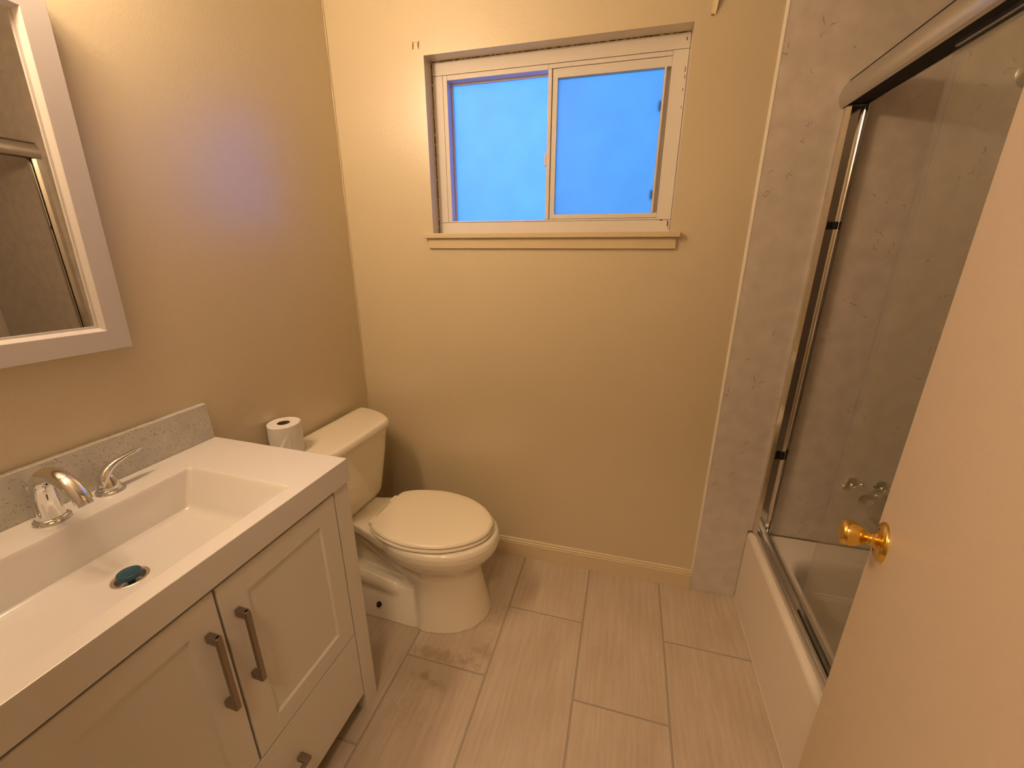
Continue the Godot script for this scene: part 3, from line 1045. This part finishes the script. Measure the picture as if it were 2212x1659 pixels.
func bowl_field(p: Vector3) -> float:
	var z := absf(p.z)
	var i := 0
	while i < BOWL.size() - 2 and p.y > BOWL[i + 1][0]:
		i += 1
	var A: Array = BOWL[i]
	var B: Array = BOWL[i + 1]
	var t := clampf((p.y - A[0]) / (B[0] - A[0]), 0.0, 1.0)
	var e := egg(p.x, z, lerpf(A[1], B[1], t), lerpf(A[2], B[2], t), lerpf(A[3], B[3], t), 0.505)
	e = maxf(e, p.y - 0.3845)
	var q := Vector3(p.x, p.y, z)
	# deck the tank stands on, flowing into the rim
	var wid := lerpf(0.096, 0.140, smoothstep(0.16, 0.34, p.x))
	var deck := rbox(q, Vector3(0.175, 0.364, 0.0), Vector3(0.165, 0.0205, wid), 0.009)
	e = smin(e, deck, 0.045)
	# trap: upper arm falls from behind the bowl, lower arm lies along the foot
	var spine := rbox(q, Vector3(0.27, 0.19, 0.0), Vector3(0.17, 0.18, 0.048), 0.02)
	e = smin(e, spine, 0.015)
	var upper := capsule(q, Vector3(0.16, 0.335, 0.030), Vector3(0.46, 0.205, 0.060), 0.046, 0.056)
	e = smin(e, upper, 0.020)
	var lower := capsule(q, Vector3(0.10, 0.138, 0.066), Vector3(0.352, 0.108, 0.084), 0.047, 0.034)
	e = smin(e, lower, 0.010)
	# foot with sloping flanks
	var foot := maxf(0.897 * (z - 0.1605) + 0.443 * p.y, p.y - 0.125)
	foot = maxf(foot, maxf(p.x - 0.47, 0.11 - p.x))
	foot = maxf(foot, (z - 0.1605) + maxf(0.0, 0.22 - p.x) * 0.35)
	e = smin(e, foot, 0.012)
	return maxf(e, 0.0 - p.y)


# surface nets over the field, with normals from its slope
func surface(field: Callable, lo: Vector3, hi: Vector3, cell: float) -> ArrayMesh:
	var n := Vector3i(((hi - lo) / cell).ceil()) + Vector3i.ONE
	var val := PackedFloat32Array()
	val.resize(n.x * n.y * n.z)
	# coarse pass first so that far cells are skipped
	var st := 4
	for x in range(0, n.x, st):
		for y in range(0, n.y, st):
			for z in range(0, n.z, st):
				var c := lo + Vector3(x + st * 0.5, y + st * 0.5, z + st * 0.5) * cell
				var d: float = field.call(c)
				var far := absf(d) > cell * st * 1.9
				for i in range(x, mini(x + st, n.x)):
					for j in range(y, mini(y + st, n.y)):
						for k in range(z, mini(z + st, n.z)):
							val[(i * n.y + j) * n.z + k] = d if far else field.call(lo + Vector3(i, j, k) * cell)
	var idx := PackedInt32Array()
	idx.resize(val.size())
	idx.fill(-1)
	var pos := PackedVector3Array()
	var nor := PackedVector3Array()
	var sy := n.z
	var sx := n.y * n.z
	for x in n.x - 1:
		for y in n.y - 1:
			for z in n.z - 1:
				var b := x * sx + y * sy + z
				var v := [val[b], val[b + sx], val[b + sy], val[b + sx + sy], val[b + 1], val[b + sx + 1], val[b + sy + 1], val[b + sx + sy + 1]]
				var neg := 0
				for q in v:
					if q < 0:
						neg += 1
				if neg == 0 or neg == 8:
					continue
				var s := Vector3.ZERO
				var c := 0
				for e in [[0, 1], [2, 3], [4, 5], [6, 7], [0, 2], [1, 3], [4, 6], [5, 7], [0, 4], [1, 5], [2, 6], [3, 7]]:
					var a: float = v[e[0]]
					var d: float = v[e[1]]
					if (a < 0) != (d < 0):
						var t := a / (a - d)
						var p0 := Vector3(e[0] & 1, (e[0] >> 1) & 1, e[0] >> 2)
						var p1 := Vector3(e[1] & 1, (e[1] >> 1) & 1, e[1] >> 2)
						s += p0.lerp(p1, t)
						c += 1
				var p := lo + (Vector3(x, y, z) + s / c) * cell
				idx[b] = pos.size()
				pos.append(p)
				var h := cell * 0.5
				nor.append(Vector3(field.call(p + Vector3(h, 0, 0)) - field.call(p - Vector3(h, 0, 0)), field.call(p + Vector3(0, h, 0)) - field.call(p - Vector3(0, h, 0)), field.call(p + Vector3(0, 0, h)) - field.call(p - Vector3(0, 0, h))).normalized())
	var ind := PackedInt32Array()
	for x in range(1, n.x - 1):
		for y in range(1, n.y - 1):
			for z in range(1, n.z - 1):
				var b := x * sx + y * sy + z
				for ax in 3:
					var step: int = [sx, sy, 1][ax]
					var u: int = [sy, 1, sx][ax]
					var w: int = [1, sx, sy][ax]
					var a := val[b]
					var d := val[b + step]
					if (a < 0) == (d < 0):
						continue
					var q := [idx[b], idx[b - u], idx[b - u - w], idx[b - w]]
					if a < 0:
						q = [q[3], q[2], q[1], q[0]]
					if q.min() < 0:
						continue
					for t in [[0, 1, 2], [0, 2, 3]]:
						ind.append(q[t[0]]); ind.append(q[t[1]]); ind.append(q[t[2]])
	# clockwise outside
	var flips := 0
	for i in range(0, mini(ind.size(), 3000), 3):
		var f := (pos[ind[i + 2]] - pos[ind[i]]).cross(pos[ind[i + 1]] - pos[ind[i]])
		flips += 1 if f.dot(nor[ind[i]]) < 0 else -1
	if flips > 0:
		for i in range(0, ind.size(), 3):
			var t := ind[i + 1]
			ind[i + 1] = ind[i + 2]
			ind[i + 2] = t
	var arr := []
	arr.resize(Mesh.ARRAY_MAX)
	arr[Mesh.ARRAY_VERTEX] = pos
	arr[Mesh.ARRAY_NORMAL] = nor
	arr[Mesh.ARRAY_INDEX] = ind
	var m := ArrayMesh.new()
	m.add_surface_from_arrays(Mesh.PRIMITIVE_TRIANGLES, arr)
	return m


# symmetric outline in plan from half of it (x, half width), smoothed
func outline(half: Array, per := 5) -> PackedVector2Array:
	var pts := []
	for p in half:
		pts.append(Vector2(p[0], -p[1]))
	for i in range(half.size() - 1, -1, -1):
		if half[i][1] > 0.001:
			pts.append(Vector2(half[i][0], half[i][1]))
	var out := PackedVector2Array()
	var n := pts.size()
	for i in n:
		for k in per:
			out.append(pts[i].cubic_interpolate(pts[(i + 1) % n], pts[(i - 1 + n) % n], pts[(i + 2) % n], float(k) / per))
	return out


func plan_ring(o: PackedVector2Array, inset: float, y: float, mid: Vector2) -> Array:
	var out := []
	var n := o.size()
	for i in n:
		var t := (o[(i + 1) % n] - o[(i - 1 + n) % n]).normalized()
		var nv := Vector2(t.y, -t.x)
		if nv.dot(o[i] - mid) < 0:
			nv = -nv
		var p := o[i] - nv * inset
		out.append(Vector3(p.x, y, p.y))
	return out


func shrunk(o: PackedVector2Array, k: float, y: float, mid: Vector2) -> Array:
	var out := []
	for p in o:
		out.append(Vector3(mid.x + (p.x - mid.x) * k, y, mid.y + (p.y - mid.y) * k))
	return out


func toilet() -> void:
	var t := thing("toilet", "bone white two-piece toilet with closed seat lid beside the vanity", "toilet", left * Vector3(0.0, 0, 0.34), LEFT_TURN)
	var b := MeshInstance3D.new()
	b.name = "bowl"
	b.mesh = surface(bowl_field, Vector3(-0.01, -0.012, -0.204), Vector3(0.79, 0.405, 0.204), 0.0062)
	b.material_override = M.porcelain
	t.add_child(b, true)
	# floor bolt in its open hole on the near side
	var bt := part("bolt_hole", moved(lathe([Vector2(0.0, 0.0028), Vector2(0.0095, 0.0028), Vector2(0.0105, 0.0018), Vector2(0.0105, -0.006)], 24), Transform3D(Basis(Vector3.RIGHT, 1.1), Vector3(0.300, 0.0520, 0.1410))), M.dark_gap, t, 32.0, "dark open floor bolt hole")
	part("bolt", moved(lathe([Vector2(0.0, 0.014), Vector2(0.0025, 0.0135), Vector2(0.003, 0.003)], 12), Transform3D(Basis(Vector3.RIGHT, 0.7), Vector3(0.300, 0.0520, 0.1410))), M.polished_metal, bt)
	# seat ring and lid, from the measured outline
	var half := [[0.2800, 0.0], [0.2805, 0.060], [0.2830, 0.100], [0.2960, 0.1240], [0.3400, 0.1500], [0.4050, 0.1690], [0.4800, 0.1775], [0.5750, 0.1640], [0.6420, 0.1350], [0.6930, 0.0960], [0.7280, 0.0500], [0.7390, 0.0]]
	var ol := outline(half)
	var mid := Vector2(0.5, 0)
	part("seat", skin([plan_ring(ol, 0.020, 0.3850, mid), plan_ring(ol, 0.020, 0.3872, mid), plan_ring(ol, 0.0, 0.3885, mid), plan_ring(ol, -0.003, 0.3930, mid), plan_ring(ol, -0.001, 0.3985, mid), plan_ring(ol, 0.005, 0.4002, mid), plan_ring(ol, 0.022, 0.4008, mid), plan_ring(ol, 0.022, 0.4031, mid)]), M.seat_plastic, t, 40.0)
	part("seat_lid", skin([plan_ring(ol, 0.016, 0.4030, mid), plan_ring(ol, 0.002, 0.4042, mid), plan_ring(ol, 0.0, 0.4080, mid), plan_ring(ol, 0.002, 0.4130, mid), plan_ring(ol, 0.006, 0.4170, mid), plan_ring(ol, 0.014, 0.4195, mid), shrunk(ol, 0.80, 0.4206, mid), shrunk(ol, 0.4, 0.4212, mid)]), M.seat_plastic, t, 40.0)
	for s in [-1, 1]:
		part("hinge", box(Vector3(0.262, 0.3850, s * 0.075 - 0.022), Vector3(0.290, 0.4080, s * 0.075 + 0.022), 0.006, 2), M.seat_plastic, t)
	# tank, tapering downwards, and its lid
	var tilt := Transform3D(Basis(Vector3.UP, -0.035), Vector3(0.004, 0, 0.0))
	var th := [[0.0130, 0.0], [0.0130, 0.12], [0.0130, 0.210], [0.0190, 0.2370], [0.0340, 0.2440], [0.0760, 0.2400], [0.1250, 0.2250], [0.1610, 0.2100], [0.1960, 0.1880], [0.2150, 0.1650], [0.2215, 0.1350], [0.2230, 0.07], [0.2230, 0.0]]
	var to := outline(th)
	var tm := Vector2(0.11, 0)
	var sc := func(kx: float, kz: float, y: float) -> Array:
		var out := []
		for q in plan_ring(to, 0.0, y, tm):
			out.append(Vector3(0.018 + (q.x - 0.013) * kx, y, q.z * kz))
		return out
	part("tank", moved(skin([sc.call(0.66, 0.70, 0.3870), sc.call(0.70, 0.735, 0.3900), sc.call(0.735, 0.765, 0.4000), sc.call(0.765, 0.79, 0.4200), sc.call(0.82, 0.845, 0.50), sc.call(0.885, 0.91, 0.60), sc.call(0.94, 0.955, 0.7045)]), tilt), M.porcelain, t, 40.0)
	part("tank_lid", moved(skin([plan_ring(to, 0.006, 0.7052, tm), plan_ring(to, -0.002, 0.7065, tm), plan_ring(to, -0.004, 0.7110, tm), plan_ring(to, -0.003, 0.7200, tm), plan_ring(to, 0.000, 0.7290, tm), plan_ring(to, 0.004, 0.7335, tm), plan_ring(to, 0.010, 0.7355, tm), shrunk(to, 0.7, 0.7362, tm)]), tilt), M.porcelain, t, 40.0)
	# supply stop and hose behind
	part("supply_hose", tube(curve([Vector3(0.02, 0.17, 0.17), Vector3(0.06, 0.17, 0.17), Vector3(0.085, 0.20, 0.168), Vector3(0.09, 0.30, 0.15), Vector3(0.09, 0.3868, 0.13)], [0.006, 0.006, 0.005, 0.005, 0.005])[0], curve([Vector3.ZERO, Vector3.ZERO, Vector3.ZERO, Vector3.ZERO, Vector3.ZERO], [0.006, 0.006, 0.005, 0.005, 0.005])[1], 10), M.satin_metal, t, 40.0)
	part("stop_valve", tube([Vector3(0.014, 0.17, 0.17), Vector3(0.018, 0.17, 0.17), Vector3(0.019, 0.17, 0.17), Vector3(0.055, 0.17, 0.17)], [0.024, 0.024, 0.010, 0.010], 16), M.polished_metal, t, 30.0)


# ================================================================ taps
func faucet() -> void:
	var yt := 0.8852
	var fc := thing("sink_faucet", "three-piece chrome faucet with arched spout and lever handles behind the basin", "faucet", left * Vector3(0.066, yt, 1.1555), LEFT_TURN)
	var sp := Node3D.new()
	sp.name = "arched_spout"
	fc.add_child(sp)
	part("base_ring", lathe([Vector2(0.0, 0.0003), Vector2(0.0290, 0.0003), Vector2(0.0298, 0.002), Vector2(0.0290, 0.0045), Vector2(0.0265, 0.0055), Vector2(0.0262, 0.0075), Vector2(0.0245, 0.0092), Vector2(0.0235, 0.0098), Vector2(0.0, 0.0098)], 40), M.chrome, sp, 40.0)
	var cv := curve([Vector3(0, 0.009, 0), Vector3(-0.001, 0.030, 0), Vector3(0.001, 0.056, 0), Vector3(0.010, 0.084, 0), Vector3(0.032, 0.106, 0), Vector3(0.064, 0.1135, 0), Vector3(0.097, 0.103, 0), Vector3(0.119, 0.083, 0), Vector3(0.1285, 0.068, 0)], [0.0228, 0.0215, 0.0200, 0.0186, 0.0172, 0.0160, 0.0152, 0.0148, 0.0146])
	part("spout", tube(cv[0], cv[1], 28, Vector3(0, 0, 1)), M.chrome, sp, 45.0)
	part("aerator", tube([Vector3(0.1278, 0.0692, 0), Vector3(0.1322, 0.0615, 0)], [0.0118, 0.0118], 24, Vector3(0, 0, 1)), M.satin_metal, sp)
	part("lift_rod", lathe([Vector2(0.0, 0.076), Vector2(0.0045, 0.0755), Vector2(0.0065, 0.072), Vector2(0.0065, 0.069), Vector2(0.0035, 0.065), Vector2(0.0022, 0.062), Vector2(0.0022, 0.0005), Vector2(0.0, 0.0005)], 16), M.chrome, sp, 40.0).position = Vector3(-0.0335, 0, 0.003)
	for k in 2:
		var sg := -1.0 if k == 0 else 1.0
		var h := Node3D.new()
		h.name = "lever_handle"
		h.position = Vector3(-0.009, 0, sg * 0.1085)
		fc.add_child(h, true)
		part("base_ring", lathe([Vector2(0.0, 0.0003), Vector2(0.0268, 0.0003), Vector2(0.0276, 0.002), Vector2(0.0268, 0.0045), Vector2(0.0245, 0.0055), Vector2(0.0242, 0.0075), Vector2(0.0222, 0.0095), Vector2(0.0, 0.0095)], 40), M.chrome, h, 40.0)
		part("hub", lathe([Vector2(0.0, 0.043), Vector2(0.007, 0.0425), Vector2(0.0120, 0.040), Vector2(0.0158, 0.034), Vector2(0.0185, 0.024), Vector2(0.0205, 0.015), Vector2(0.0212, 0.0098), Vector2(0.0, 0.0098)], 36), M.chrome, h, 40.0)
		var lv := curve([Vector3(0.001, 0.014, -sg * 0.008), Vector3(0.001, 0.034, -sg * 0.0065), Vector3(0.001, 0.050, sg * 0.004), Vector3(0.001, 0.0615, sg * 0.022), Vector3(0.001, 0.0675, sg * 0.045), Vector3(0.001, 0.0705, sg * 0.066), Vector3(0.001, 0.0715, sg * 0.080)], [Vector2(0.0150, 0.0115), Vector2(0.0140, 0.0112), Vector2(0.0122, 0.0100), Vector2(0.0100, 0.0076), Vector2(0.0086, 0.0054), Vector2(0.0078, 0.0042), Vector2(0.0048, 0.0024)])
		part("lever", tube(lv[0], lv[1], 22, Vector3(1, 0, 0)), M.chrome, h, 45.0)


func shower_fittings() -> void:
	# two knob handles and the tub spout on the back sheet
	var turn := Basis(Vector3.RIGHT, PI / 2)
	var spots := [Vector3(2.036, 0.598, 0.007), Vector3(2.128, 0.598, 0.007), Vector3(2.220, 0.598, 0.007)]
	for k in 3:
		var h := thing("shower_valve_handle", ["chrome tub valve handle nearest the glass edge", "chrome tub valve handle half hidden by the open door", "chrome tub valve handle behind the open door"][k], "valve handle", spots[k], 0.0, "tub valve handles on the back wall")
		part("escutcheon", moved(lathe([Vector2(0.0, 0.014), Vector2(0.014, 0.014), Vector2(0.028, 0.010), Vector2(0.036, 0.004), Vector2(0.036, 0.0)], 32), Transform3D(turn, Vector3.ZERO)), M.chrome, h, 40.0)
		part("grip", moved(lathe([Vector2(0.0, 0.098), Vector2(0.018, 0.0975), Vector2(0.0235, 0.095), Vector2(0.0250, 0.090), Vector2(0.0242, 0.065), Vector2(0.0225, 0.040), Vector2(0.0190, 0.030), Vector2(0.0130, 0.020), Vector2(0.0130, 0.011)], 32), Transform3D(turn, Vector3.ZERO)), M.chrome, h, 40.0)
	var s := thing("tub_spout", "chrome tub filler spout below the valve handles", "tub spout", Vector3(2.124, 0.455, 0.007))
	var cv := curve([Vector3(0, 0, 0), Vector3(0, 0.001, 0.04), Vector3(0, 0, 0.085), Vector3(0, -0.012, 0.115), Vector3(0, -0.032, 0.125)], [0.026, 0.024, 0.022, 0.020, 0.016])
	part("spout", tube(cv[0], cv[1], 24), M.chrome, s, 45.0)
	var a := thing("wall_shower", "chrome shower head on an arm with round wall flange, cut off at the right", "shower head", Vector3(2.155, 1.858, 0.007))
	part("flange", moved(lathe([Vector2(0.0, 0.012), Vector2(0.014, 0.012), Vector2(0.028, 0.007), Vector2(0.034, 0.002), Vector2(0.034, 0.0)], 32), Transform3D(turn, Vector3.ZERO)), M.satin_metal, a, 40.0)
	var ac := curve([Vector3(0, 0, 0.004), Vector3(0, 0.004, 0.06), Vector3(0, -0.012, 0.11), Vector3(0, -0.050, 0.16)], [0.0105, 0.0105, 0.0105, 0.0105])
	part("arm", tube(ac[0], ac[1], 16), M.satin_metal, a, 45.0)
	part("spray_head", moved(lathe([Vector2(0.0, 0.0), Vector2(0.036, 0.0), Vector2(0.038, 0.006), Vector2(0.030, 0.022), Vector2(0.014, 0.040), Vector2(0.012, 0.055), Vector2(0.0, 0.055)], 28), Transform3D(Basis(Vector3.RIGHT, -0.75), Vector3(0, -0.088, 0.196))), M.satin_metal, a, 40.0)


func paper() -> void:
	var p := thing("toilet_paper_roll", "white toilet paper roll standing on the toilet tank lid", "toilet paper", left * Vector3(0.059, 0.7366, 0.548), LEFT_TURN)
	var H := 0.112
	var R := 0.0525
	# paper wound round the core, slightly uneven
	var n := 60
	var s := PackedVector3Array()
	var prof := [[0.0205, 0.0], [R - 0.001, 0.0], [R, 0.002], [R, H * 0.33], [R + 0.0008, H * 0.66], [R, H - 0.002], [R - 0.002, H], [0.0205, H - 0.0005], [0.0205, 0.0]]
	for i in prof.size() - 1:
		for k in n:
			var q := []
			for w in [[i, k], [i, k + 1], [i + 1, k + 1], [i + 1, k]]:
				var a: float = TAU * w[1] / n
				var r: float = prof[w[0]][0]
				if r > 0.03:
					r += 0.0007 * sin(a * 3.0 + prof[w[0]][1] * 40.0) + 0.0004 * sin(a * 7.0 - prof[w[0]][1] * 90.0)
				q.append(Vector3(r * cos(a), prof[w[0]][1], r * sin(a)))
			quad(s, q[0], q[1], q[2], q[3])
	part("paper", outward(s), M.tissue, p, 40.0)
	part("core", lathe([Vector2(0.0203, 0.0005), Vector2(0.0203, H - 0.002), Vector2(0.0190, H - 0.002), Vector2(0.0190, 0.0005), Vector2(0.0203, 0.0005)], 32), M.cardboard, p, 30.0, "brown cardboard core")
	# loose end folded to a point and flaring off the roll towards the vanity
	var f := PackedVector3Array()
	var top := Vector3(R * cos(0.55) + 0.003, H * 0.86, R * sin(0.55) + 0.003)
	var a := []
	var m := 14
	for k in m + 1:
		var u := float(k) / m
		var ang := lerpf(-0.15, 1.45, u)
		var rr := R + 0.0025 + 0.022 * pow(maxf(0.0, u - 0.3), 1.4) + 0.0016 * sin(u * 17.0)
		a.append(Vector3(rr * cos(ang), 0.003, rr * sin(ang) + 0.045 * maxf(0.0, u - 0.55)))
	for k in m:
		for lvl in 6:
			var v0 := lvl / 6.0
			var v1 := (lvl + 1) / 6.0
			var P := func(j: int, v: float) -> Vector3:
				var base: Vector3 = a[j]
				var q := base.lerp(top, v)
				var rad := Vector2(q.x, q.z).length()
				var want := maxf(rad, R + 0.0018)
				return Vector3(q.x / rad * want, q.y, q.z / rad * want)
			quad(f, P.call(k, v0), P.call(k + 1, v0), P.call(k + 1, v1), P.call(k, v1))
	part("loose_sheet", f, M.tissue, p, 30.0)
